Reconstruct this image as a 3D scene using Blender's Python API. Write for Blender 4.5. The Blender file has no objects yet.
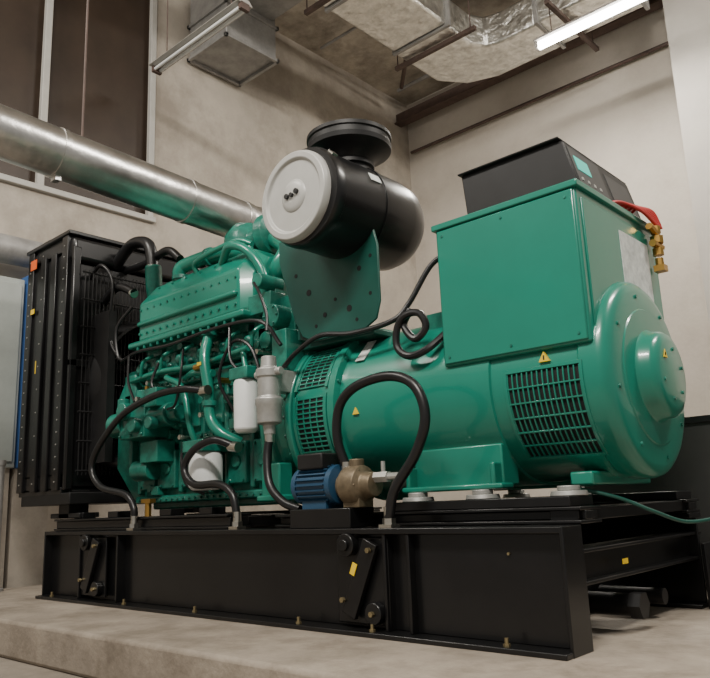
import bpy, bmesh, math, random
from mathutils import Vector, Matrix
random.seed(3)
V=Vector
# ---------------------------------------------------------------- materials
def mat(name,col,rough=.5,metal=0.,var=.08,scale=6.,bump=0.,bscale=40.,coat=0.,spec=.5,emit=None,est=0.,dirt=None,dirtamt=.5,dscale=1.5,bdist=.02):
    m=bpy.data.materials.new(name); m.use_nodes=True
    nt=m.node_tree; b=nt.nodes["Principled BSDF"]; N=nt.nodes.new; L=nt.links.new
    b.inputs["Roughness"].default_value=rough; b.inputs["Metallic"].default_value=metal
    b.inputs["Specular IOR Level"].default_value=spec
    b.inputs["Coat Weight"].default_value=coat
    tc=N("ShaderNodeTexCoord")
    n=N("ShaderNodeTexNoise"); n.inputs["Scale"].default_value=scale; n.inputs["Detail"].default_value=6; n.inputs["Roughness"].default_value=.65
    L(tc.outputs["Object"],n.inputs["Vector"])
    r=N("ShaderNodeValToRGB"); r.color_ramp.elements[0].position=.3; r.color_ramp.elements[1].position=.7
    r.color_ramp.elements[0].color=tuple(c*(1-var) for c in col)+(1,)
    r.color_ramp.elements[1].color=tuple(min(1,c*(1+var)) for c in col)+(1,)
    L(n.outputs["Fac"],r.inputs["Fac"]); out=r.outputs["Color"]
    if dirt:
        n2=N("ShaderNodeTexNoise"); n2.inputs["Scale"].default_value=dscale; n2.inputs["Detail"].default_value=9; n2.inputs["Roughness"].default_value=.72
        L(tc.outputs["Object"],n2.inputs["Vector"])
        r2=N("ShaderNodeValToRGB"); r2.color_ramp.elements[0].position=.45; r2.color_ramp.elements[1].position=.66
        r2.color_ramp.elements[1].color=(dirtamt,)*3+(1,)
        L(n2.outputs["Fac"],r2.inputs["Fac"])
        mx=N("ShaderNodeMix"); mx.data_type='RGBA'; L(r2.outputs["Color"],mx.inputs["Factor"]); L(out,mx.inputs["A"]); mx.inputs["B"].default_value=tuple(dirt)+(1,)
        out=mx.outputs["Result"]
    L(out,b.inputs["Base Color"])
    if bump:
        n3=N("ShaderNodeTexNoise"); n3.inputs["Scale"].default_value=bscale; n3.inputs["Detail"].default_value=4
        L(tc.outputs["Object"],n3.inputs["Vector"])
        bp=N("ShaderNodeBump"); bp.inputs["Strength"].default_value=bump; bp.inputs["Distance"].default_value=bdist
        L(n3.outputs["Fac"],bp.inputs["Height"]); L(bp.outputs["Normal"],b.inputs["Normal"])
    if emit:
        b.inputs["Emission Color"].default_value=tuple(emit)+(1,); b.inputs["Emission Strength"].default_value=est
    return m
GREEN=mat("teal_green_paint",(.007,.190,.132),.28,0,.06,3,coat=.45)
GREEND=mat("teal_green_paint_dull",(.008,.170,.122),.36,0,.3,9,coat=.3,bump=.15,bscale=30,dirt=(.005,.045,.035),dirtamt=.7,dscale=5)
GREENP=mat("dark_green_plate",(.007,.072,.055),.42,0,.15,5)
BLACK=mat("black_paint",(.007,.007,.0075),.3,0,.3,4,coat=.1,spec=.4)
BLACKM=mat("black_matte",(.009,.009,.0095),.5,0,.3,8,spec=.4)
RUBBER=mat("black_rubber",(.008,.008,.009),.36,0,.2,20)
DARK=mat("dark_void",(.004,.005,.005),.8)
SILVER=mat("stainless_sheet",(.60,.59,.57),.31,1,.18,5,bump=.2,bscale=9)
FOIL=mat("aluminium_foil",(.74,.73,.69),.38,1,.25,8,bump=.8,bscale=7,bdist=.05)
GALV=mat("galvanised_steel",(.29,.285,.275),.5,.25,.25,6)
CHROME=mat("zinc_fitting",(.6,.58,.52),.3,1,.1,8)
ALU=mat("cast_aluminium",(.42,.42,.40),.45,.6,.15,20)
DISC=mat("grey_end_cap",(.42,.42,.40),.42,.1,.06,8)
WHITE=mat("white_filter_paint",(.72,.74,.73),.4)
BRASS=mat("brass",(.45,.27,.07),.35,.9)
BOLTM=mat("yellow_zinc_bolt",(.33,.27,.15),.4,.8,.2,30)
BRONZE=mat("cast_bronze",(.16,.125,.08),.5,.5,.3,30)
YEL=mat("yellow_label",(.8,.55,.02),.5)
ORG=mat("orange_label",(.75,.12,.02),.5)
RED=mat("red_cable",(.5,.02,.02),.45)
BLUE=mat("blue_enamel",(.016,.06,.12),.4)
BLUEP=mat("blue_panel_paint",(.05,.13,.34),.5)
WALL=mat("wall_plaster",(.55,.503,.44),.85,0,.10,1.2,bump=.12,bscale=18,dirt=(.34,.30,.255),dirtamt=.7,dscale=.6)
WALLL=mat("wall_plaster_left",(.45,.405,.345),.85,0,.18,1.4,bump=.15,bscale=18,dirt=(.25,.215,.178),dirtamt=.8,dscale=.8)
CEIL=mat("ceiling_concrete",(.41,.365,.305),.9,0,.35,2.5,bump=.4,bscale=8,dirt=(.17,.145,.115),dirtamt=.85,dscale=1.3)
CONC=mat("plinth_concrete",(.32,.275,.225),.7,0,.2,3.5,bump=.25,bscale=30,dirt=(.17,.14,.108),dirtamt=.85,dscale=2.4)
CONCE=mat("floor_concrete",(.27,.235,.195),.8,0,.18,2.5,bump=.2,bscale=30,dirt=(.15,.13,.105),dirtamt=.6,dscale=2)
PILM=mat("pillar_grey",(.40,.375,.34),.8,0,.08,2)
GLASS=mat("dark_brown_glass",(.040,.027,.019),.4,0,.3,1.5)
WFRAME=mat("window_frame_white",(.42,.41,.38),.5)
CAB=mat("cabinet_grey",(.33,.36,.34),.5)
LAMPM=mat("fluorescent_glow",(1,1,1),.5,emit=(1,.97,.9),est=26)
LAMPB=mat("lamp_body_white",(.36,.345,.32),.5)
SCREEN=mat("lcd_screen_green",(.02,.3,.25),.3,emit=(.03,.62,.48),est=.8)
PAPER=mat("paper_label",(.55,.58,.56),.6,0,.25,25)
RUST=mat("rusty_steel",(.085,.055,.045),.7,0,.3,9)
DKGREY=mat("dark_grey_paint",(.045,.045,.044),.55,0,.15,3)
# ---------------------------------------------------------------- geometry helpers
def group(name,parent=None):
    e=bpy.data.objects.new(name,None); bpy.context.collection.objects.link(e); e.empty_display_size=.1
    if parent:e.parent=parent
    return e
def frame(d):
    d=V(d).normalized(); u=V((0,0,1)) if abs(d.z)<.9 else V((1,0,0))
    a=d.cross(u).normalized(); b=d.cross(a).normalized(); return d,a,b
class P:
    def __init__(s,name,m,parent=None,bevel=0.,seg=2,angle=35):
        s.name=name;s.m=m;s.p=parent;s.bm=bmesh.new();s.bv=bevel;s.seg=seg;s.ang=angle
    def hull(s,rings,close=True,cap=True):
        vs=[[s.bm.verts.new(p) for p in r] for r in rings]; n=len(vs[0])
        for i in range(len(vs)-1):
            for j in range(n):
                k=(j+1)%n
                try: s.bm.faces.new((vs[i][j],vs[i][k],vs[i+1][k],vs[i+1][j]))
                except: pass
        if cap:
            s.bm.faces.new(vs[0]); s.bm.faces.new(vs[-1])
        return s
    def box(s,x0,x1,y0,y1,z0,z1):
        return s.hull([[(x0,y0,z),(x1,y0,z),(x1,y1,z),(x0,y1,z)] for z in (z0,z1)])
    def obox(s,c,ax,ay,az,hx,hy,hz):
        c=V(c);ax,ay,az=V(ax).normalized(),V(ay).normalized(),V(az).normalized()
        return s.hull([[c+ax*i*hx+ay*j*hy+az*k*hz for i,j in((-1,-1),(1,-1),(1,1),(-1,1))] for k in(-1,1)])
    def cyl(s,p0,p1,r0,r1=None,seg=28):
        if r1 is None:r1=r0
        p0,p1=V(p0),V(p1); d,a,b=frame(p1-p0)
        return s.hull([[p+(a*math.cos(t)+b*math.sin(t))*r for t in [2*math.pi*i/seg for i in range(seg)]] for p,r in((p0,r0),(p1,r1))])
    def lathe(s,o,ax,prof,seg=48):
        o=V(o); d,a,b=frame(ax)
        prof=[(t,max(r,.0005)) for t,r in prof]
        return s.hull([[o+d*t+(a*math.cos(q)+b*math.sin(q))*r for q in [2*math.pi*i/seg for i in range(seg)]] for t,r in prof])
    def prism(s,poly,plane,a,b):
        f={'xz':lambda p,q:(p[0],q,p[1]),'yz':lambda p,q:(q,p[0],p[1]),'xy':lambda p,q:(p[0],p[1],q)}[plane]
        return s.hull([[f(p,q) for p in poly] for q in(a,b)])
    def tube(s,pts,r,seg=12,sub=8,corr=0):
        pts=[V(p) for p in pts]; out=[]
        if len(pts)==2: out=pts
        else:
            e=[pts[0]*2-pts[1]]+pts+[pts[-1]*2-pts[-2]]
            for i in range(1,len(e)-2):
                for j in range(sub):
                    t=j/sub; a,b,c,d=e[i-1],e[i],e[i+1],e[i+2]
                    out.append(.5*((2*b)+(c-a)*t+(2*a-5*b+4*c-d)*t*t+(3*b-a-3*c+d)*t**3))
            out.append(pts[-1])
        d,a,b=frame(out[1]-out[0]); rings=[]
        for i,p in enumerate(out):
            nd=(out[min(i+1,len(out)-1)]-out[max(i-1,0)]).normalized()
            q=d.rotation_difference(nd); a=q@a; b=q@b; d=nd
            rr=r*(1+corr*(i%2))
            rings.append([p+(a*math.cos(t)+b*math.sin(t))*rr for t in [2*math.pi*k/seg for k in range(seg)]])
        return s.hull(rings)
    def bolt(s,p,ax,r=.012,h=.012):
        p=V(p);ax=V(ax).normalized(); return s.cyl(p,p+ax*h,r,seg=6)
    def arc(s,cy,cz,r0,r1,a0,a1,x0,x1,n=10):
        A=[math.radians(a0+(a1-a0)*i/n) for i in range(n+1)]
        return s.hull([[(x0,cy-r0*math.cos(t),cz+r0*math.sin(t)),(x1,cy-r0*math.cos(t),cz+r0*math.sin(t)),(x1,cy-r1*math.cos(t),cz+r1*math.sin(t)),(x0,cy-r1*math.cos(t),cz+r1*math.sin(t))] for t in A])
    def done(s):
        bmesh.ops.recalc_face_normals(s.bm,faces=s.bm.faces)
        me=bpy.data.meshes.new(s.name); s.bm.to_mesh(me); s.bm.free()
        me.materials.append(s.m)
        for p in me.polygons:p.use_smooth=True
        me.set_sharp_from_angle(angle=math.radians(s.ang))
        o=bpy.data.objects.new(s.name,me); bpy.context.collection.objects.link(o)
        if s.bv:
            md=o.modifiers.new("bevel","BEVEL"); md.width=s.bv; md.segments=s.seg; md.limit_method='ANGLE'; md.angle_limit=math.radians(40)
        if s.p:o.parent=s.p
        return o
# ---------------------------------------------------------------- room
ZC=6.9
P("floor",CONCE).box(-5.7,5,-6,6.7,-.4,-.2).done()
P("concrete_plinth",CONC,bevel=.02).box(-5.0,4.5,-.62,2.6,-.2,0).done()
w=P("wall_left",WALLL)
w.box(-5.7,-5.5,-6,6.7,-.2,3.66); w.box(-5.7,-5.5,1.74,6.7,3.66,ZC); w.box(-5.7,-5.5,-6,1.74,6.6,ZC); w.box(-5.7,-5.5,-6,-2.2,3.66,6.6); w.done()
P("wall_back",WALL).box(-5.5,5,6.5,6.7,-.2,ZC).done()
P("ceiling",CEIL).box(-5.7,5,-3.0,6.7,ZC,ZC+.15).done()
g=group("window_1")
P("glass",GLASS,g).box(-5.62,-5.58,-2.2,1.74,3.66,6.6).done()
f=P("frame",WFRAME,g,.006)
f.box(-5.53,-5.45,-2.25,1.78,3.62,3.68); f.box(-5.53,-5.45,-2.25,1.78,6.57,6.63)
for y in (-2.2,-.75,.5,1.72): f.box(-5.52,-5.46,y-.035,y+.035,3.65,6.6)
f.done()
P("pillar",PILM).box(-1.14,-.2,5.8,6.5,-.2,ZC).done()
g=group("ceiling_beam")
b=P("web",RUST,g); b.box(-5.5,-1.14,6.2,6.26,6.45,6.62); b.box(-5.5,-1.14,6.15,6.32,6.44,6.46); b.done()
g=group("wall_conduit")
P("pipe",RUST,g).tube([(-5.4,6.42,6.0),(-1.14,6.42,6.0)],.025).done()
g=group("ceiling_conduit")
c=P("pipes",GALV,g); c.tube([(-5.2,4.2,6.75),(4,4.2,6.75)],.02); c.tube([(-4.2,-2,6.7),(-4.2,6,6.7)],.03); c.tube([(-4.35,-2,6.72),(-4.35,6,6.72)],.02); c.tube([(-2.6,-2,6.8),(-2.6,6.4,6.8)],.015); c.tube([(-5.2,5.9,6.8),(-1.2,5.9,6.8)],.03)
for y in(1,2.5,4,5.5): c.box(-4.45,-4.1,y,y+.03,6.66,6.68)
c.done()
g=group("ceiling_pipe")
c=P("pipe",RUST,g); c.tube([(-4.9,5.6,6.6),(-2.4,3.0,6.6)],.03)
c.cyl((-4.4,5.08,6.6),(-4.4,5.08,ZC),.008,seg=6); c.cyl((-2.9,3.52,6.6),(-2.9,3.52,ZC),.008,seg=6); c.done()
# foil duct
g=group("air_duct")
d=P("duct_body",FOIL,g,.03)
for y0,y1 in((.5,1.7),(1.7,2.9),(2.9,4.1)): d.box(-3.85,-3.05,y0,y1,6.0+random.uniform(-.01,.01),6.4)
d.prism([(-3.85,4.1),(-3.05,4.1),(-3.05,4.6),(-2.95,4.8),(-2.75,4.85),(-2.3,4.85),(-2.3,5.5),(-3.2,5.5),(-3.6,5.35),(-3.85,5.0)],'xy',5.98,6.4); d.box(-2.3,-1.2,4.85,5.5,6.0,6.4); d.done()
d=P("duct_flanges",GALV,g)
for y in(.8,1.7,2.9,4.1): d.box(-3.87,-3.01,y,y+.04,5.97,6.43)
for x in(-2.3,-1.25): d.box(x,x+.04,4.81,5.54,5.97,6.43)
d.done()
d=P("hangers",RUST,g)
for y in(1.4,2.7,4.3):
    d.box(-4.0,-2.8,y,y+.05,5.91,5.96)
    for x in(-3.95,-2.85): d.cyl((x,y,5.93),(x,y,ZC),.008,seg=6)
d.box(-2.0,-1.95,4.5,5.8,5.91,5.96)
for y in(4.55,5.7): d.cyl((-1.98,y,5.93),(-1.98,y,ZC),.008,seg=6)
d.done()
g=group("ventilation_duct")
d=P("duct_body",GALV,g,.01); d.box(-5.45,-4.75,2.2,2.95,5.8,6.88); d.box(-4.75,-4.05,2.3,2.9,6.3,6.64); d.done()
d=P("duct_flanges",GALV,g,.004)
for z in(5.76,6.2):
    d.box(-5.47,-4.72,2.17,2.21,z,z+.04);d.box(-5.47,-4.72,2.94,2.98,z,z+.04);d.box(-4.76,-4.72,2.17,2.98,z,z+.04);d.box(-5.47,-5.43,2.17,2.98,z,z+.04)
d.done()
g=group("vent_grille")
d=P("frame",GALV,g)
for i in range(9): d.obox((-1.5,5.75,6.42+i*.035),(1,0,0),(0,1,-.8),(0,.8,1),.4,.02,.003)
d.box(-1.95,-1.9,5.72,5.78,6.38,6.76); d.box(-1.1,-1.05,5.72,5.78,6.38,6.76); d.box(-1.95,-1.05,5.72,5.78,6.36,6.39); d.box(-1.95,-1.05,5.72,5.78,6.74,6.77); d.box(-1.95,-1.05,5.77,5.79,6.38,6.76); d.done()
def lamp(name,x0,x1,y,z,lit):
    g=group(name)
    P("housing",LAMPB,g,.005).prism([(y-.09,z+.03),(y-.05,z+.08),(y+.05,z+.08),(y+.09,z+.03)],'yz',x0,x1).done()
    if lit: P("tube",LAMPM,g).cyl((x0+.03,y,z),(x1-.03,y,z),.05,seg=12).done()
    else:
        t=P("tube",WHITE,g); t.cyl((x0+.04,y-.03,z),(x1-.04,y-.03,z),.016,seg=12); t.cyl((x0+.04,y+.03,z),(x1-.04,y+.03,z),.016,seg=12); t.done()
    e=P("end_caps",LAMPB if lit else RUST,g); e.box(x0,x0+.04,y-.05,y+.05,z-.03,z+.04); e.box(x1-.04,x1,y-.05,y+.05,z-.03,z+.04); e.done()
    r=P("rods",RUST,g)
    for x in(x0+.2,x1-.2): r.cyl((x,y,z+.08),(x,y,ZC-.002),.006,seg=6)
    r.done()
lamp("fluorescent_lamp",-2.25,-.85,4.72,5.6,True)
lamp("fluorescent_lamp.001",-4.85,-3.4,1.36,5.0,False)
g=group("dark_block")  # long dark grey block behind the generator, its exact kind unknown
d=P("block_body",DKGREY,g,.01); d.box(-.95,3.2,1.95,2.5,0.05,.93); d.done()
d=P("block_feet",BLACKM,g); d.box(-.8,-.7,1.95,2.5,0,.05); d.box(2.8,2.9,1.95,2.5,0,.05); d.box(-.97,3.22,1.93,2.52,.92,.955); d.done()
g=group("electrical_cabinet")
d=P("body",CAB,g,.01); d.box(-5.495,-5.15,-1.4,.27,.95,2.6); d.done()
d=P("door_panels",CAB,g,.006); d.box(-5.15,-5.13,-1.35,-.56,1.0,2.55); d.box(-5.15,-5.13,-.52,.24,1.0,2.55); d.done()
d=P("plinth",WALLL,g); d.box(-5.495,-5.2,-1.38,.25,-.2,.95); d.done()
g=group("storage_locker")
P("body",BLUEP,g,.01).box(-5.495,-5.1,.29,.6,.95,2.65).done()
P("door",BLUEP,g,.004).box(-5.1,-5.085,.3,.59,.97,2.63).done()
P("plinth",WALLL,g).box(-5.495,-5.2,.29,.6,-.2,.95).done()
g=group("vent_pipe")
d=P("post",GALV,g); d.cyl((-4.82,.02,0),(-4.82,.02,.95),.03); d.cyl((-4.82,.02,0),(-4.82,.02,.02),.07); d.cyl((-4.82,.02,.95),(-4.82,.02,.99),.036); d.done()
g=group("wall_pipe")
d=P("pipe",GALV,g); d.cyl((-5.3,-5,2.9),(-5.3,1.2,2.9),.13); d.done()
# exhaust pipe
g=group("exhaust_pipe")
zp=lambda y:2.64-.05*y
d=P("pipe",SILVER,g); d.cyl((-2.8,-5,zp(-5)),(-2.8,.80,zp(.8)),.15,seg=48); d.done()
d=P("seams",SILVER,g)
for y in(-2,-.62,.30,.78): d.cyl((-2.8,y,zp(y)),(-2.8,y+.035,zp(y+.035)),.156,seg=48)
d.box(-2.83,-2.77,-.62,-.585,2.49,2.52)
d.done()
d=P("elbow",SILVER,g); d.tube([(-2.8,.79,zp(.79)),(-2.78,.95,2.58),(-2.72,1.04,2.50),(-2.69,1.04,2.42),(-2.68,1.03,2.33)],.145,seg=32,sub=4,corr=.06); d.done()
d=P("hangers",RUST,g)
for y in(-2.5,-.45): d.cyl((-2.8,y,2.8),(-2.8,y,ZC),.008,seg=6)
d.done()
# ================================================================ generator set
ROOT=group("diesel_generator")
g=group("skid",ROOT)
XE=-.05
d=P("long_beams",BLACK,g,.004)
for y0,s in((0,1),(1.45,-1)):
    a,b2=sorted((y0,y0+s*.15)); t0,t1=sorted((y0+.06*s,y0+.075*s))
    d.box(-3.98,XE,a,b2,.415,.44)
    d.box(-3.98,XE,a-.05 if s>0 else a,b2 if s>0 else b2+.05,0,.02)
    d.box(-3.98,XE,t0,t1,.02,.415)
d.box(-.76,XE,.045,.06,.02,.415)
d.done()
d=P("stiffeners",BLACK,g,.003)
for x in(-3.5,-3.04,-.89,-.76): d.box(x-.008,x+.008,.005,.07,.02,.415)
d.box(XE-.012,XE+.002,-.002,.15,0,.44)
d.box(-3.99,-3.975,0,.14,0,.44)
for x in(-3.9,-2.8,-1.8,-.8): d.box(x-.05,x+.05,.075,1.375,.1,.4)
d.done()
d=P("end_cross_beam",BLACK,g,.004); d.box(-.18,-.06,.15,1.45,.335,.35); d.box(-.18,-.06,.15,1.45,.22,.235); d.box(-.12,-.10,.06,1.45,.23,.34)
d.box(-.5,-.42,.07,1.4,.02,.14)
d.box(-.02,.0,1.3,1.5,0,.3)
d.done()
d=P("drain_stub",BLACKM,g); d.cyl((-.35,.62,.1),(-.07,.62,.1),.045); d.cyl((-.09,.62,.1),(-.04,.62,.1),.055,seg=6); d.cyl((-.4,1.0,.09),(-.1,1.0,.09),.035); d.done()
d=P("lifting_lugs",BLACK,g,.004)
for x in(-3.33,-1.02):
    d.obox((x,-.005,.23),(1,0,-.45),(0,1,0),(.45,0,1),.04,.012,.17)
    d.cyl((x-.075,-.02,.37),(x-.075,.02,.37),.05); d.cyl((x+.075,-.02,.09),(x+.075,.02,.09),.045)
    d.cyl((x-.075,-.035,.37),(x-.075,-.0,.37),.025)
    d.box(x-.16,x+.14,.02,.035,.04,.40)
d.done()
d=P("bolts",BOLTM,g)
for x in(-3.33,-1.02):
    d.bolt((x-.09,-.02,.14),(0,-1,0),.012,.016); d.bolt((x+.07,-.02,.35),(0,-1,0),.012,.016);d.bolt((x+.075,-.02,.09),(0,-1,0),.012,.016)
for x in(-3.8,-2.9,-2.2,-1.4,-.95,-.3): d.bolt((x,-.02,.02),(0,0,1),.008,.03); d.bolt((x,-.02,.02),(0,0,1),.014,.01)
d.bolt((-.3,.045,.34),(0,-1,0),.006,.008)
d.done()
d=P("labels",YEL,g); d.obox((-1.045,-.02,.27),(1,0,-.45),(0,1,0),(.45,0,1),.014,.002,.026)
d.box(-.060,-.058,.5,.55,.27,.29); d.done()
d=P("mounting_rails",BLACK,g,.004)
for y in(.08,1.2):
    d.box(-4.02,-2.05,y,y+.17,.44,.455); d.box(-4.02,-2.05,y+.02,y+.15,.455,.505); d.box(-4.02,-2.05,y,y+.17,.505,.52)
    d.box(-1.78,-.06,y+.1,y+.28,.44,.455);d.box(-1.78,-.06,y+.14,y+.24,.455,.49);d.box(-1.78,-.06,y+.1,y+.28,.49,.505); d.box(-1.0,-.1,y+.1,y+.3,.505,.545)
for x in(-3.6,-2.9,-2.2):d.box(x-.1,x+.1,.2,1.3,.445,.5)
d.box(-.2,-.08,.2,1.4,.45,.5)
d.box(-1.5,-1.1,.03,.2,.44,.53)
for x in(-3.75,-3.3,-2.7,-2.3): d.box(x-.06,x+.06,.12,.22,.52,.56)
d.done()
d=P("isolator_pads",ALU,g,.003)
for x in(-.90,-.55,-.16):
    for y in((.28,1.15) if x<-.2 else (.3,)): d.cyl((x,y,.545),(x,y,.565),.075,.07); d.cyl((x,y,.565),(x,y,.585),.045)
d.done()
# ---------------------------------------------------------------- radiator
g=group("radiator",ROOT)
RX0,RX1,RY0,RY1,RZ0,RZ1=-4.55,-3.9,.05,1.4,.72,2.62
d=P("core",BLACKM,g,.01); d.box(RX0+.06,RX1-.08,RY0+.05,RY1-.05,RZ0+.05,RZ1-.05); d.done()
d=P("side_frames",BLACK,g,.005)
for y in(RY0,RY1-.03):
    d.box(RX0,RX0+.09,y-.02,y+.05,RZ0,RZ1+.02); d.box(RX1-.09,RX1,y-.02,y+.05,RZ0,RZ1)
    d.box(RX0,RX1,y,y+.02,RZ0,RZ0+.12); d.box(RX0,RX1,y,y+.02,RZ1-.14,RZ1)
    d.box(-4.32,-4.24,y-.025,y,RZ0,RZ1-.1); d.box(-4.16,-4.08,y-.02,y,RZ0,RZ1-.1)
    d.box(RX0+.02,RX1-.02,y+.0,y+.03,RZ0+.1,RZ1-.1)
d.box(RX0-.03,RX1+.04,RY0-.03,RY1+.03,RZ1,RZ1+.03)
d.box(RX0,RX1+.02,RY0,RY1,RZ0-.03,RZ0+.02)
d.prism([(-4.5,RZ1+.03),(-4.45,RZ1+.1),(-4.35,RZ1+.1),(-4.3,RZ1+.03)],'xz',.1,.12)
d.done()
d=P("top_tank",BLACK,g,.03); d.box(-4.45,-4.0,RY0+.08,RY1-.08,RZ1,RZ1+.06); d.box(-3.93,-3.84,RY0,RY1,RZ1-.2,RZ1-.02); d.done()
d=P("shroud",BLACK,g,.01); d.prism([(RY0+.02,RZ0+.02),(RY1-.02,RZ0+.02),(RY1-.02,RZ1-.22),(RY0+.02,RZ1-.22)],'yz',-3.92,-3.86)
d.box(-3.87,-3.83,RY0+.0,RY0+.06,RZ0,RZ1-.1);d.box(-3.87,-3.83,RY0,RY1,1.6,1.66)
d.done()
d=P("fan_guard",BLACKM,g)
for i in range(40): y=RY0+.08+i*.031; d.cyl((-3.8,y,RZ0+.1),(-3.8,y,RZ1-.28),.005,seg=6)
for i in range(8): z=.85+i*.21; d.cyl((-3.8,RY0+.06,z),(-3.8,RY1-.06,z),.008,seg=6)
d.lathe((-3.86,.72,1.5),(1,0,0),[(0,.55),(.18,.5),(.18,.48),(0,.5)],48)
d.box(-3.86,-3.6,.22,.28,.9,2.0)
d.done()
d=P("pedestal",BLACKM,g,.005)
for y in(.1,1.15): d.box(-4.0,-3.85,y,y+.15,.525,RZ0); d.box(-4.12,-3.7,y,y+.15,.525,.56)
d.box(-4.5,-3.75,.05,1.4,RZ0-.1,RZ0-.02)
d.done()
d=P("rivets",ALU,g)
for i in range(22):
    z=RZ0+.06+i*.088
    for x in(RX0+.045,RX1-.045): d.bolt((x,RY0-.02,z),(0,-1,0),.006,.005)
    if i%2==0: d.bolt((-4.28,RY0-.025,z),(0,-1,0),.006,.005)
d.done()
P("label_orange",ORG,g).box(-4.5,-4.4,RY0-.024,RY0-.021,2.47,2.55).done()
P("label_yellow",YEL,g).box(-4.46,-4.4,RY0-.024,RY0-.021,2.1,2.14).box(-4.38,-4.35,RY0-.003,RY0-.001,1.62,1.72).done()
d=P("coolant_hoses",RUBBER,g)
d.tube([(-3.88,.42,2.45),(-3.65,.42,2.56),(-3.42,.42,2.5),(-3.35,.42,2.3)],.045)
d.tube([(-3.86,.3,2.1),(-3.6,.28,2.18),(-3.4,.3,2.1)],.03)
d.tube([(-3.86,.35,.95),(-3.6,.35,.9),(-3.45,.45,.95)],.05)
d.tube([(-3.86,.2,2.3),(-3.7,.2,2.36),(-3.6,.24,2.2),(-3.62,.24,1.8),(-3.5,.28,1.6)],.014)
d.tube([(-3.86,.5,2.42),(-3.5,.46,2.38),(-3.2,.44,2.4),(-3.05,.45,2.3)],.03)
d.done()
d=P("hose_clamps",CHROME,g)
d.cyl((-3.35,.42,2.29),(-3.35,.42,2.315),.049); d.cyl((-3.42,.3,2.1),(-3.4,.3,2.095),.034); d.done()
# ---------------------------------------------------------------- engine
g=group("engine",ROOT)
d=P("block",GREEND,g,.012)
d.box(-3.42,-1.9,.40,1.02,.62,1.45)
d.box(-3.36,-1.92,.46,.96,.56,.7)
for i in range(7):
    x=-3.38+i*.24; d.box(x-.02,x+.02,.36,.42,.66,1.40)
d.box(-3.42,-1.9,.36,.42,.98,1.03); d.box(-3.42,-1.9,.355,.42,1.36,1.42); d.box(-3.42,-1.9,.36,.42,.6,.65)
d.done()
d=P("front_gear_case",GREEND,g,.02)
d.prism([(.30,.85),(.30,1.35),(.38,1.55),(1.05,1.55),(1.1,1.3),(1.1,.85),(.95,.62),(.45,.62)],'yz',-3.58,-3.40)
d.cyl((-3.64,.55,1.0),(-3.58,.55,1.0),.12); d.cyl((-3.75,.7,1.45),(-3.5,.7,1.45),.1)
d.done()
d=P("crankcase_covers",GREEND,g,.012)
for i in range(6):
    x=-3.26+i*.24
    d.box(x-.085,x+.085,.345,.40,.69,.94)
    d.box(x-.08,x+.08,.37,.40,1.07,1.32)
    d.cyl((x,.33,.82),(x,.35,.82),.04)
d.done()
d=P("cylinder_heads",GREEND,g,.015)
for i in range(6):
    x=-3.26+i*.235
    d.box(x-.105,x+.105,.34,1.05,1.44,1.6); d.box(x-.09,x+.09,.38,1.0,1.6,1.74)
    d.cyl((x-.05,.29,1.52),(x-.05,.36,1.52),.035); d.cyl((x+.05,.31,1.50),(x+.05,.36,1.50),.022)
d.done()
d=P("aftercooler_housing",GREEN,g,.018,3)
d.hull([[(-3.34,.34,1.72),(-3.34,.34,1.93),(-3.34,.45,2.0),(-3.34,.8,2.0),(-3.34,.8,1.72)],
        [(-3.24,.25,1.70),(-3.24,.25,1.97),(-3.24,.38,2.12),(-3.24,.8,2.12),(-3.24,.8,1.70)],
        [(-2.16,.25,1.70),(-2.16,.25,1.97),(-2.16,.38,2.12),(-2.16,.8,2.12),(-2.16,.8,1.70)],
        [(-2.08,.32,1.72),(-2.08,.32,1.93),(-2.08,.45,2.06),(-2.08,.8,2.06),(-2.08,.8,1.72)]])
d.box(-3.34,-2.08,.22,.8,1.655,1.70)
d.box(-3.24,-2.16,.225,.26,1.80,1.835)
d.box(-3.22,-2.18,.30,.34,1.99,2.02)
d.box(-3.20,-2.2,.42,.75,2.12,2.15)
d.box(-2.95,-2.5,.5,.8,2.15,2.2)
d.done()
d=P("housing_bolts",GREEND,g)
for i in range(14):
    x=-3.22+i*.08
    d.bolt((x,.25,1.75),(0,-1,0),.010,.012); d.bolt((x,.25,1.92),(0,-1,0),.008,.008)
    d.bolt((x,.23,1.655),(0,0,-1),.01,.02)
    if i%2: d.bolt((x,.345,2.08),(0,-.75,.66),.008,.01)
for i in range(24):
    x=-3.36+i*.063; d.bolt((x,.36,1.005),(0,-1,0),.009,.012); d.bolt((x,.355,1.39),(0,-1,0),.009,.012); d.bolt((x,.36,.625),(0,-1,0),.009,.012)
for i in range(6):
    x=-3.26+i*.24
    for a in(-.065,.065):
        for z in(.71,.92): d.bolt((x+a,.345,z),(0,-1,0),.009,.01)
d.done()
d=P("plugs_and_bosses",GREEND,g,.003)
for k in range(34):
    x=random.uniform(-3.36,-1.98); z=random.choice([.68,1.06,1.1,1.2,1.3,1.34,1.47,1.56,1.62])+random.uniform(-.02,.02); r=random.uniform(.014,.036); h=random.uniform(.03,.08)
    if k%3: d.cyl((x,.37-h,z),(x,.40,z),r,seg=random.choice([6,16]))
    else: d.box(x-r,x+r*1.4,.37-h*.7,.40,z-r*.8,z+r)
d.done()
d=P("connectors",CHROME,g)
for x,y,z in((-3.15,.27,1.4),(-2.78,.26,1.33),(-2.52,.26,1.56),(-2.3,.27,1.2),(-2.12,.26,1.08),(-1.97,.24,1.42),(-3.0,.1,1.26),(-2.75,.26,1.0),(-2.55,.27,1.12)):
    d.cyl((x,y,z),(x,y+.12,z),.012,seg=6); d.cyl((x,y-.01,z),(x,y+.015,z),.017,seg=6)
d.done()
d=P("turbocharger",GREEND,g,.008)
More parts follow.
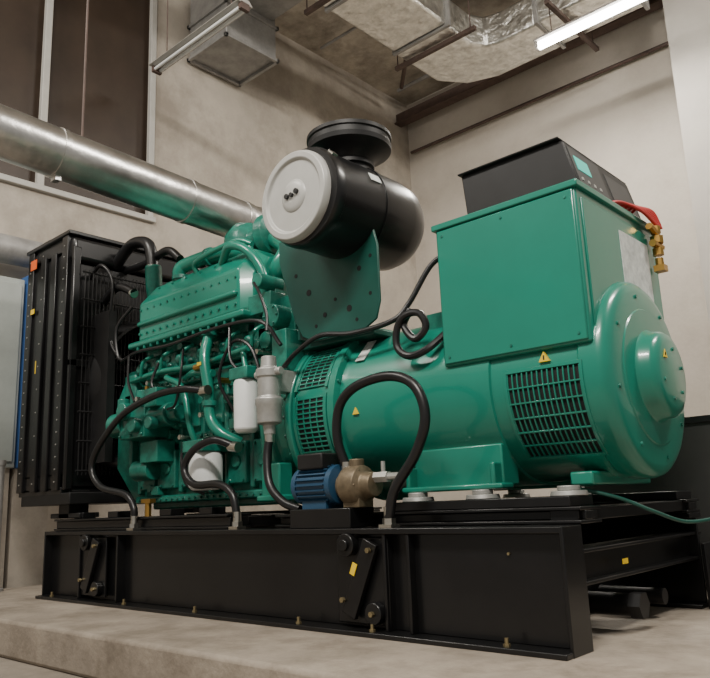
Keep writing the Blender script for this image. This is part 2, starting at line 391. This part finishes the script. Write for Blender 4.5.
d.lathe((-2.62,.62,2.3),(1,0,0),[(0,0),(0,.1),(.03,.14),(.1,.16),(.17,.14),(.2,.09),(.3,.085),(.3,0)],40)
d.lathe((-2.32,.62,2.3),(1,0,0),[(0,.05),(0,.12),(.04,.15),(.1,.14),(.12,.08),(.2,.08)],40)
d.tube([(-2.75,.9,2.1),(-2.72,.9,2.2),(-2.6,.8,2.25)],.09)
d.cyl((-2.68,1.03,1.8),(-2.68,1.03,2.3),.12); d.cyl((-2.68,1.03,2.28),(-2.68,1.03,2.33),.17)
d.box(-2.95,-2.15,.85,1.15,1.7,2.0)
d.done()
d=P("turbo_pipes",GREEN,g)
d.tube([(-2.98,.42,2.1),(-2.98,.40,2.18),(-2.9,.42,2.22),(-2.55,.45,2.22),(-2.42,.5,2.2),(-2.36,.55,2.22)],.05)
d.tube([(-2.1,.5,1.9),(-2.0,.45,1.98),(-1.98,.5,2.10),(-2.1,.55,2.2),(-2.2,.6,2.25)],.06)
d.tube([(-2.45,.36,2.1),(-2.3,.3,2.16),(-2.12,.3,2.08),(-2.02,.34,1.9),(-2.02,.36,1.6)],.028)
d.tube([(-2.75,.38,2.1),(-2.7,.34,2.17),(-2.3,.34,2.2),(-2.15,.36,2.15)],.018)
d.done()
d=P("pipe_flanges",GREEND,g)
d.cyl((-2.98,.42,2.12),(-2.98,.42,2.145),.07); d.cyl((-2.70,.44,2.22),(-2.67,.44,2.22),.065); d.cyl((-2.1,.5,1.9),(-2.08,.49,1.92),.08); d.cyl((-2.45,.26,1.60),(-2.45,.26,1.635),.055); d.cyl((-2.37,.2,1.15),(-2.37,.2,1.18),.045); d.cyl((-2.02,.355,1.66),(-2.02,.355,1.7),.042)
d.done()
d=P("thermostat_housing",GREEND,g,.015)
d.box(-3.45,-3.3,.45,.85,1.55,1.95); d.tube([(-3.35,.42,2.32),(-3.36,.45,2.1),(-3.4,.55,1.9)],.06); d.box(-3.5,-3.36,.3,.5,1.1,1.5)
d.done()
d=P("rear_housing",GREEND,g,.012)
d.box(-2.08,-1.92,.34,1.04,1.45,1.85); d.box(-2.02,-1.78,.36,.9,1.2,1.75); d.box(-2.0,-1.86,.3,.5,1.05,1.3)
d.cyl((-1.88,.26,1.62),(-1.88,.4,1.62),.07); d.cyl((-1.98,.30,1.5),(-1.98,.4,1.5),.05)
d.box(-1.86,-1.74,.25,.4,1.24,1.52); d.box(-2.1,-1.9,.28,.4,1.66,1.78); d.cyl((-1.95,.22,1.84),(-1.95,.4,1.84),.045)
for t in range(6): d.bolt((-1.88+.055*math.cos(t*1.05),.262,1.62+.055*math.sin(t*1.05)),(0,-1,0),.008,.012)
d.done()
d=P("flywheel_housing",GREEN,g,.01)
d.lathe((-1.93,.7,1.02),(1,0,0),[(0,.0),(0,.47),(.05,.47),(.07,.43),(.17,.42),(.19,.48),(.235,.48),(.235,0)],56)
d.box(-1.93,-1.78,.22,.32,.6,.78); d.box(-1.95,-1.75,.2,.36,.575,.61)
d.done()
d=P("flywheel_bolts",GREEND,g)
for i in range(28):
    t=2*math.pi*i/28; d.bolt((-1.745,.7+.455*math.cos(t),1.02+.455*math.sin(t)),(-1,0,0),.012,.02)
d.done()
d=P("fuel_pump",GREEND,g,.008)
d.box(-3.28,-2.98,.14,.36,1.02,1.24); d.cyl((-3.42,.2,1.13),(-3.26,.2,1.13),.085); d.cyl((-3.2,.10,1.2),(-3.2,.16,1.2),.06); d.cyl((-3.06,.09,1.1),(-3.06,.15,1.1),.05)
d.cyl((-2.98,.22,1.15),(-2.78,.22,1.15),.075); d.cyl((-3.12,.22,1.24),(-3.12,.22,1.34),.05); d.box(-2.95,-2.82,.12,.3,1.2,1.32); d.cyl((-2.78,.22,1.15),(-2.7,.22,1.15),.05)
d.cyl((-3.3,.18,1.24),(-3.3,.18,1.3),.04); d.cyl((-2.88,.1,1.1),(-2.88,.16,1.1),.04)
d.cyl((-3.3,.3,.82),(-3.1,.3,.82),.07); d.box(-3.15,-2.95,.22,.36,.86,1.0)
for x,z in((-3.26,1.04),(-3.26,1.22),(-3.0,1.04),(-3.0,1.22),(-3.13,1.04)): d.bolt((x,.14,z),(0,-1,0),.011,.014)
d.done()
d=P("coolant_pipes",GREEN,g)
d.tube([(-2.45,.26,1.62),(-2.42,.2,1.45),(-2.38,.2,1.25),(-2.36,.2,1.08),(-2.28,.22,.98),(-2.2,.3,.92)],.034)
d.tube([(-2.36,.22,1.35),(-2.55,.22,1.38),(-2.75,.3,1.38)],.022)
d.tube([(-2.9,.25,1.4),(-2.7,.24,1.3),(-2.62,.24,1.05),(-2.6,.3,.9)],.02)
d.tube([(-3.4,.3,1.45),(-3.0,.28,1.46),(-2.6,.28,1.44),(-2.1,.28,1.47)],.02)
d.tube([(-2.15,.28,1.45),(-2.05,.24,1.25),(-1.95,.24,1.05),(-1.98,.3,.8)],.018)
for i in range(6):
    x=-3.2+i*.235; d.tube([(x-.04,.27,1.46),(x,.26,1.55),(x+.03,.32,1.6)],.012,8)
d.done()
d=P("wiring",RUBBER,g)
d.tube([(-3.45,.25,1.6),(-3.2,.22,1.62),(-2.8,.21,1.6),(-2.3,.21,1.62),(-1.9,.2,1.58),(-1.75,.22,1.42)],.012,8)
d.tube([(-3.3,.21,1.6),(-3.25,.18,1.42),(-3.1,.14,1.26)],.009,8)
d.tube([(-2.95,.22,1.5),(-2.9,.14,1.36),(-2.87,.16,1.28)],.009,8)
d.tube([(-2.2,.22,1.62),(-2.12,.16,1.4),(-2.03,.16,1.3)],.009,8)
d.tube([(-3.42,.3,2.0),(-3.52,.24,1.85),(-3.5,.24,1.65),(-3.45,.25,1.6)],.012,8)
d.tube([(-1.95,.2,1.82),(-1.88,.18,1.74),(-1.82,.18,1.6),(-1.8,.16,1.5)],.009,8)
d.tube([(-2.7,.24,1.56),(-2.62,.17,1.4),(-2.66,.16,1.2),(-2.75,.16,1.17)],.008,8)
d.tube([(-2.2,.25,1.1),(-2.25,.18,1.3),(-2.15,.2,1.5),(-1.98,.2,1.44),(-1.86,.18,1.2),(-1.83,.2,.95),(-1.88,.24,.75)],.010,8)
d.tube([(-2.75,.3,.98),(-2.68,.22,.85),(-2.62,.22,.7),(-2.55,.3,.64)],.010,8)
d.done()
d=P("oil_filters",WHITE,g,.006)
d.lathe((-2.03,.2,.96),(0,0,1),[(0,.0),(0,.05),(.02,.068),(.28,.07),(.3,.062),(.3,0)],32)
d.lathe((-2.43,.22,.66),(0,0,1),[(0,.0),(0,.08),(.02,.1),(.2,.1),(.22,.09),(.22,0)],32)
d.lathe((-2.6,.36,.66),(0,0,1),[(0,.0),(0,.06),(.02,.07),(.2,.07),(.22,.06),(.22,0)],32)
d.done()
d=P("filter_heads",GREEND,g,.006)
d.box(-2.11,-1.95,.14,.4,1.26,1.33); d.box(-2.53,-2.33,.12,.4,.88,.95); d.done()
d=P("fuel_separator",ALU,g,.004)
d.lathe((-1.74,.12,.92),(0,0,1),[(0,.0),(0,.03),(.05,.035),(.06,.065),(.15,.07),(.16,.075),(.19,.075),(.2,.062),(.3,.062),(.31,.07),(.35,.07),(.36,.045),(.42,.04),(.42,0)],32)
d.box(-1.78,-1.70,.16,.3,1.15,1.27); d.cyl((-1.84,.12,1.25),(-1.64,.12,1.25),.022)
d.done()
d=P("hoses",RUBBER,g)
d.tube([(-2.37,.16,1.24),(-2.5,.1,1.26),(-2.75,.07,1.25),(-3.1,.06,1.17),(-3.38,.06,1.0),(-3.48,.06,.85),(-3.35,.06,.72),(-3.05,.06,.66),(-2.95,.06,.58),(-2.94,.06,.5)],.022)
d.tube([(-2.09,.16,.89),(-2.2,.1,.93),(-2.35,.07,.88),(-2.42,.06,.78),(-2.32,.06,.69),(-2.1,.06,.68),(-1.98,.06,.62),(-1.94,.06,.5)],.022)
d.tube([(-1.74,.12,.92),(-1.74,.1,.8),(-1.70,.08,.66),(-1.6,.08,.57),(-1.5,.1,.53)],.022)
d.tube([(-1.17,.1,.70),(-1.2,.07,.85),(-1.17,.06,1.0),(-1.05,.05,1.08),(-.85,.05,1.10),(-.71,.05,1.04),(-.66,.05,.9),(-.72,.05,.75),(-.84,.04,.6),(-.88,.04,.48)],.023)
d.done()
d=P("hose_fittings",CHROME,g)
for x,y in((-2.94,.06),(-1.94,.06),(-.88,.04)):
    d.cyl((x,y,.44),(x,y,.53),.022,seg=12); d.cyl((x,y,.45),(x,y,.48),.03,seg=6); d.box(x-.035,x+.035,y-.03,y+.03,.44,.455)
d.cyl((-1.17,.1,.66),(-1.17,.1,.74),.03,seg=12); d.cyl((-1.74,.12,.88),(-1.74,.12,.94),.028,seg=12); d.cyl((-2.33,.16,1.24),(-2.4,.16,1.24),.03,seg=12); d.cyl((-2.05,.16,.88),(-2.12,.16,.89),.03,seg=12)
d.done()
d=P("drain_cock",BRASS,g); d.cyl((-2.85,.1,.52),(-2.85,.1,.62),.02,seg=10); d.box(-2.9,-2.8,.08,.12,.6,.625); d.cyl((-2.5,.19,1.4),(-2.42,.19,1.4),.02,seg=8); d.cyl((-2.3,.22,1.3),(-2.3,.3,1.3),.018,seg=6); d.cyl((-3.05,.2,1.3),(-3.05,.2,1.36),.015,seg=6); d.done()
d=P("label",YEL,g); d.box(-2.44,-2.40,.158,.16,1.40,1.42); d.done()
# ---------------------------------------------------------------- bracket + air cleaner
g=group("air_filter",ROOT)
d=P("bracket_plate",GREENP,g,.004)
d.prism([(-1.84,2.06),(-1.84,1.93),(-1.72,1.56),(-1.66,1.46),(-1.58,1.42),(-1.2,1.42),(-1.12,1.46),(-1.09,1.55),(-1.09,1.85),(-1.13,2.0)],'xz',.30,.315)
d.prism([(.32,1.83),(.32,1.45),(.6,1.45),(.7,1.83)],'yz',-1.72,-1.70); d.prism([(.32,1.83),(.32,1.45),(.42,1.45),(.50,1.83)],'yz',-1.3,-1.28)
d.box(-1.72,-1.18,.35,.6,1.40,1.43)
d.done()
d=P("bracket_holes",DARK,g)
for x,z,r in((-1.6,1.7,.018),(-1.48,1.55,.014),(-1.3,1.55,.018),(-1.22,1.75,.014),(-1.7,1.82,.012),(-1.4,1.62,.010),(-1.15,1.6,.010),(-1.55,1.5,.01),(-1.25,1.48,.01),(-1.14,1.8,.010)): d.cyl((x,.298,z),(x,.302,z),r,seg=16)
d.done()
AC=V((-1.35,0,2.10)); AB=AC+V((.03,0,-.005))
d=P("canister",BLACK,g)
d.lathe(AB,(0,1,0),[(-.01,.0),(-.01,.255),(.01,.265),(.05,.265),(.055,.26),(.36,.262),(.36,.268),(.39,.268),(.39,.262),(.60,.262),(.68,.25),(.74,.22),(.77,.16),(.775,0)],64)
d.done()
d=P("end_cap",DISC,g,.004)
d.lathe(AC,(0,1,0),[(-.035,0),(-.035,.19),(-.05,.2),(-.05,.232),(-.03,.242),(-.0,.244),(.0,0)],64)
d.done()
d=P("cap_boss",DISC,g,.003); d.lathe(AC+V((0,-.035,0)),(0,1,0),[(-.012,0),(-.012,.06),(-.004,.085),(.002,.09),(.002,0)],40); d.done()
d=P("wing_nut",BLACKM,g); d.cyl(AC+V((0,-.06,0)),AC+V((0,-.04,0)),.012,seg=12); d.cyl(AC+V((-.035,-.06,.0)),AC+V((-.035,-.045,.0)),.014,seg=12); d.cyl(AC+V((.035,-.06,.01)),AC+V((.035,-.045,.01)),.014,seg=12)
d.done()
d=P("rain_cap",BLACKM,g)
d.lathe((-1.3,.35,2.28),(0,0,1),[(0,0),(0,.12),(.06,.12),(.065,.135),(.085,.135),(.095,.125),(.12,.14),(.15,.19),(.16,.225),(.165,.232),(.19,.236),(.195,.228),(.225,.228),(.23,.236),(.25,.236),(.258,.22),(.262,.16),(.275,.15),(.28,.08),(.28,0)],56)
d.done()
lb=P("label",PAPER,g); lb.obox(AB+V((.264*math.cos(.45),.3,.264*math.sin(.45))),(-math.sin(.45),0,math.cos(.45)),(0,1,0),(math.cos(.45),0,math.sin(.45)),.025,.04,.002); lb.done()
d=P("clamps",CHROME,g); d.obox(AB+V((.266*math.cos(.75),.03,.266*math.sin(.75))),(-math.sin(.75),0,math.cos(.75)),(0,1,0),(math.cos(.75),0,math.sin(.75)),.02,.02,.006); d.done()
d=P("intake_duct",RUBBER,g); d.tube([(-1.45,.6,2.1),(-1.7,.64,2.12),(-1.95,.62,2.22),(-2.1,.62,2.26)],.08,20); d.done()
# ---------------------------------------------------------------- alternator
g=group("alternator",ROOT)
CY,CZ=.7,1.03
d=P("barrel",GREEN,g)
d.lathe((0,CY,CZ),(1,0,0),[(-1.69,0),(-1.69,.40),(-1.68,.45),(-1.42,.45),(-1.415,.475),(-1.37,.475),(-1.365,.435),(-1.33,.43),(-.47,.43),(-.465,.42),(-.06,.42),(-.05,.428),(0.02,.428),(.045,.42),(.062,.40),(.07,.37),(.075,.30),(.08,.0)],96)
d.done()
d=P("end_hub",GREEN,g)
d.lathe((0,CY,CZ),(1,0,0),[(.07,0),(.07,.30),(.08,.29),(.085,.2),(.10,.19),(.135,.185),(.155,.17),(.165,.14),(.168,.0)],64)
d.done()
d=P("hub_bolts",GREEND,g)
for i in range(6):
    t=2*math.pi*i/6+.3; d.bolt((.165,CY+.11*math.cos(t),CZ+.11*math.sin(t)),(1,0,0),.008,.006)
for i in range(8):
    t=2*math.pi*i/8+.2; d.bolt((.068,CY+.35*math.cos(t),CZ+.35*math.sin(t)),(1,0,0),.009,.010)
for i in range(20):
    t=2*math.pi*i/20; d.bolt((-1.37,CY+.455*math.cos(t),CZ+.455*math.sin(t)),(1,0,0),.010,.012)
d.done()
d=P("grille_openings",DARK,g)
d.arc(CY,CZ,.41,.4235,4,-48,-.38,-.05,14)
d.arc(CY,CZ,.44,.4535,50,17,-1.66,-1.46,12); d.arc(CY,CZ,.44,.4535,9,-27,-1.66,-1.46,12)
d.done()
d=P("grille_bars",GREEN,g,.001)
for i in range(15):
    x=-.38+i*.33/14; d.arc(CY,CZ,.415,.430,4,-48,x-.003,x+.003,14)
for i in range(1,6):
    a=4-i*52/6; d.arc(CY,CZ,.415,.431,a+.45,a-.45,-.385,-.045,2)
d.arc(CY,CZ,.415,.433,6,4,-.39,-.045,2); d.arc(CY,CZ,.415,.433,-48,-50,-.39,-.045,2); d.arc(CY,CZ,.415,.433,6,-50,-.395,-.382,14); d.arc(CY,CZ,.415,.433,6,-50,-.048,-.036,14)
for a0,a1 in((50,17),(9,-27)):
    n=11
    for i in range(n+1):
        a=a0+(a1-a0)*i/n; d.arc(CY,CZ,.44,.460,a+.5,a-.5,-1.665,-1.455,2)
    for x in(-1.66,-1.61,-1.56,-1.51,-1.46): d.arc(CY,CZ,.44,.459,a0,a1,x-.0035,x+.0035,10)
    for x in(-1.675,-1.445): d.arc(CY,CZ,.44,.465,a0+2,a1-2,x-.01,x+.01,10)
d.done()
d=P("feet",GREEN,g,.008)
for s in(-1,1):
    y=CY+s*.34
    d.box(-.98,-.44,min(y,y+s*.1),max(y,y+s*.1),.585,.61)
    d.box(-.95,-.47,min(y-s*.1,y+s*.03),max(y-s*.1,y+s*.03),.6,.78)
    for x in(-.95,-.49): d.box(x-.012,x+.012,min(y,y+s*.09),max(y,y+s*.09),.6,.70)
d.box(-.2,-.1,.4,1.0,.585,.64)
d.done()
d=P("terminal_box",GREEN,g,.01,3)
d.box(-.70,.015,.27,1.12,1.14,1.80)
d.done()
d=P("terminal_box_lid",GREEN,g,.006)
d.box(-.715,.03,.255,1.135,1.795,1.825)
d.box(-.69,.005,.262,.272,1.15,1.79)
d.box(.012,.022,.31,1.08,1.2,1.76)
d.done()
d=P("box_screws",GREEND,g)
for x in(-.66,-.34,-.03):
    for z in(1.18,1.76): d.bolt((x,.262,z),(0,-1,0),.006,.004)
d.done()
d=P("warning_labels",YEL,g)
d.prism([(-.225,1.09),(-.175,1.09),(-.2,1.132)],'xz',.272,.285)
d.prism([(.60,1.09),(.64,1.09),(.62,1.125)],'yz',.168,.171)
d.prism([(-1.275,.985),(-1.235,.985),(-1.255,1.02)],'xz',.264,.27)
d.done()
d=P("rating_plate",PAPER,g); d.box(.022,.025,.66,.98,1.40,1.70); d.obox((-1.27,.7-.434*math.cos(.75),CZ+.434*math.sin(.75)),(1,0,0),(0,math.sin(.75),math.cos(.75)),(0,-math.cos(.75),math.sin(.75)),.03,.08,.002); d.done()
P("warning_mark",DARK,g).box(-.203,-.197,.2705,.272,1.098,1.116).done()
d=P("cable_gland_side",GREEND,g,.006); d.box(-.95,-.74,.45,.95,1.36,1.46); d.done()
d=P("cables",RUBBER,g)
d.tube([(-.72,.42,1.74),(-.82,.38,1.68),(-.92,.32,1.5),(-1.0,.28,1.42),(-1.25,.26,1.40),(-1.45,.23,1.42),(-1.62,.22,1.36),(-1.75,.24,1.3)],.014,10)
d.tube([(-.72,.34,1.32),(-.78,.26,1.24),(-.88,.25,1.22),(-.95,.25,1.27),(-.95,.25,1.36),(-.9,.25,1.42),(-.82,.26,1.42),(-.79,.27,1.35),(-.85,.26,1.30),(-.92,.27,1.38),(-.9,.3,1.46)],.018,10)
d.done()
d=P("earth_cable",GREENP,g); d.tube([(-.2,.4,.58),(-.05,.5,.53),(.05,.6,.47),(.1,.8,.42),(.12,1.1,.42),(.1,1.4,.43)],.008,10); d.done()
g=group("battery_cable",ROOT)
d=P("red_wires",RED,g)
for k in range(6): d.tube([(.0,.64+k*.045,1.83),(.02,.74+k*.04,1.855+.005*k),(.05,.90+k*.028,1.845+k*.007),(.065,1.04+k*.01,1.80)],.008,8)
d.done()
d=P("brass_fittings",BRASS,g)
for z,r in((1.62,.020),(1.67,.026),(1.73,.031),(1.78,.024)): d.cyl((.06,1.02,z-.02),(.06,1.02,z+.015),r,seg=8)
d.cyl((.06,.96,1.70),(.06,1.07,1.70),.018,seg=10); d.box(.035,.085,1.0,1.05,1.57,1.6); d.cyl((.06,.94,1.78),(.06,1.02,1.76),.018,seg=8); d.done()
# ---------------------------------------------------------------- controller
g=group("control_panel",ROOT)
d=P("housing",BLACKM,g,.006)
d.hull([[(-.57,.36,1.826),(-.59,.36,2.07),(-.59,1.05,2.07),(-.57,1.05,1.826)],
        [(-.10,.36,1.826),(-.10,.36,2.07),(-.10,1.05,2.07),(-.10,1.05,1.826)],
        [(-.0,.36,1.826),(-.06,.36,2.06),(-.06,1.05,2.06),(-.0,1.05,1.826)]])
d.box(-.60,-.07,.34,1.07,2.07,2.08)
d.box(-.66,-.57,.36,1.05,1.826,1.84)
d.done()
fx=lambda z:-.0-(z-1.826)/.234*.06
def onface(p,y0,y1,z0,z1,o=.004):
    p.hull([[(fx(z0),y0,z0),(fx(z0),y1,z0),(fx(z1),y1,z1),(fx(z1),y0,z1)],[(fx(z0)+o,y0,z0),(fx(z0)+o,y1,z0),(fx(z1)+o,y1,z1),(fx(z1)+o,y0,z1)]])
d=P("fascia",DKGREY,g); onface(d,.38,.68,1.85,2.04); onface(d,.74,1.0,1.86,2.02,.003); d.done()
d=P("screen",SCREEN,g); onface(d,.41,.54,1.93,2.0,.007); d.done()
d=P("buttons",ALU,g)
for i in range(4): onface(d,.41+i*.06,.425+i*.06,1.875,1.89,.007)
d.done()
# ---------------------------------------------------------------- pump + motor
g=group("electric_pump",ROOT)
d=P("motor",BLUE,g)
d.lathe((-1.49,.1,.64),(1,0,0),[(0,0),(0,.07),(.02,.088),(.05,.09),(.05,.084),(.25,.084),(.25,.092),(.28,.092),(.29,.05),(.29,0)],36)
for i in range(22):
    t=2*math.pi*i/22; d.obox((-1.34,.1+.088*math.cos(t),.64+.088*math.sin(t)),(1,0,0),(0,math.cos(t),math.sin(t)),(0,-math.sin(t),math.cos(t)),.095,.008,.003)
d.box(-1.42,-1.26,.04,.16,.53,.57)
d.done()
d=P("terminal_cover",BLACKM,g,.008); d.box(-1.43,-1.26,.02,.16,.715,.79); d.done()
d=P("pump_body",BRONZE,g,.004)
d.lathe((-1.2,.1,.63),(1,0,0),[(0,0),(0,.06),(.03,.06),(.04,.09),(.09,.095),(.13,.09),(.15,.06),(.2,.055),(.21,.0)],30)
d.cyl((-1.11,.1,.66),(-1.11,.1,.75),.035); d.box(-1.16,-1.06,.05,.15,.53,.58)
for i in range(6):
    t=i*math.pi/3; d.bolt((-1.075,.1+.075*math.cos(t),.63+.075*math.sin(t)),(1,0,0),.009,.015)
d.done()
d=P("fittings",ALU,g); d.cyl((-1.0,.1,.66),(-.92,.1,.66),.026,seg=6); d.cyl((-.92,.1,.66),(-.86,.1,.66),.017,seg=10); d.cyl((-.95,.1,.66),(-.95,.1,.73),.01,seg=8); d.done()
# ---------------------------------------------------------------- camera
X=V((0.737,-0.173,-0.653));Y=V((0.675,0.132,0.726));Z=V((-0.0394,-0.976,0.214))
right=V((X.x,Y.x,Z.x)).normalized(); fwd=V((X.z,Y.z,Z.z)); fwd=(fwd-right*fwd.dot(right)).normalized(); up=right.cross(fwd)
cam=bpy.data.cameras.new("camera"); cam.sensor_width=36; cam.lens=37.93
co=bpy.data.objects.new("camera",cam); bpy.context.collection.objects.link(co)
M=Matrix((right,up,-fwd)).transposed().to_4x4(); M.translation=V((1.26,-2.51,.55)); co.matrix_world=M
bpy.context.scene.camera=co
# ---------------------------------------------------------------- lights
def area(name,loc,tgt,sx,sy,pw,col=(1,.94,.85)):
    l=bpy.data.lights.new(name,'AREA'); l.shape='RECTANGLE'; l.size=sx; l.size_y=sy; l.energy=pw; l.color=col
    o=bpy.data.objects.new(name,l); bpy.context.collection.objects.link(o); o.location=loc
    o.rotation_euler=(V(tgt)-V(loc)).to_track_quat('-Z','Y').to_euler(); return o
area("light_room_front",(1.2,-3.6,6.0),(-1.2,.5,1.2),2.5,.5,480)
area("light_room_left",(-3.5,-3.2,6.0),(-2.5,.5,1.5),2,.5,200)
area("light_ceiling_back",(-1.6,4.8,5.5),(-1.6,4.4,0),1.4,.2,150)
area("light_ceiling_right",(2.8,2.8,6.3),(0,3.5,1),2,.6,290)
w=bpy.data.worlds.new("world"); bpy.context.scene.world=w; w.use_nodes=True
w.node_tree.nodes["Background"].inputs[0].default_value=(1,.96,.9,1); w.node_tree.nodes["Background"].inputs[1].default_value=.30
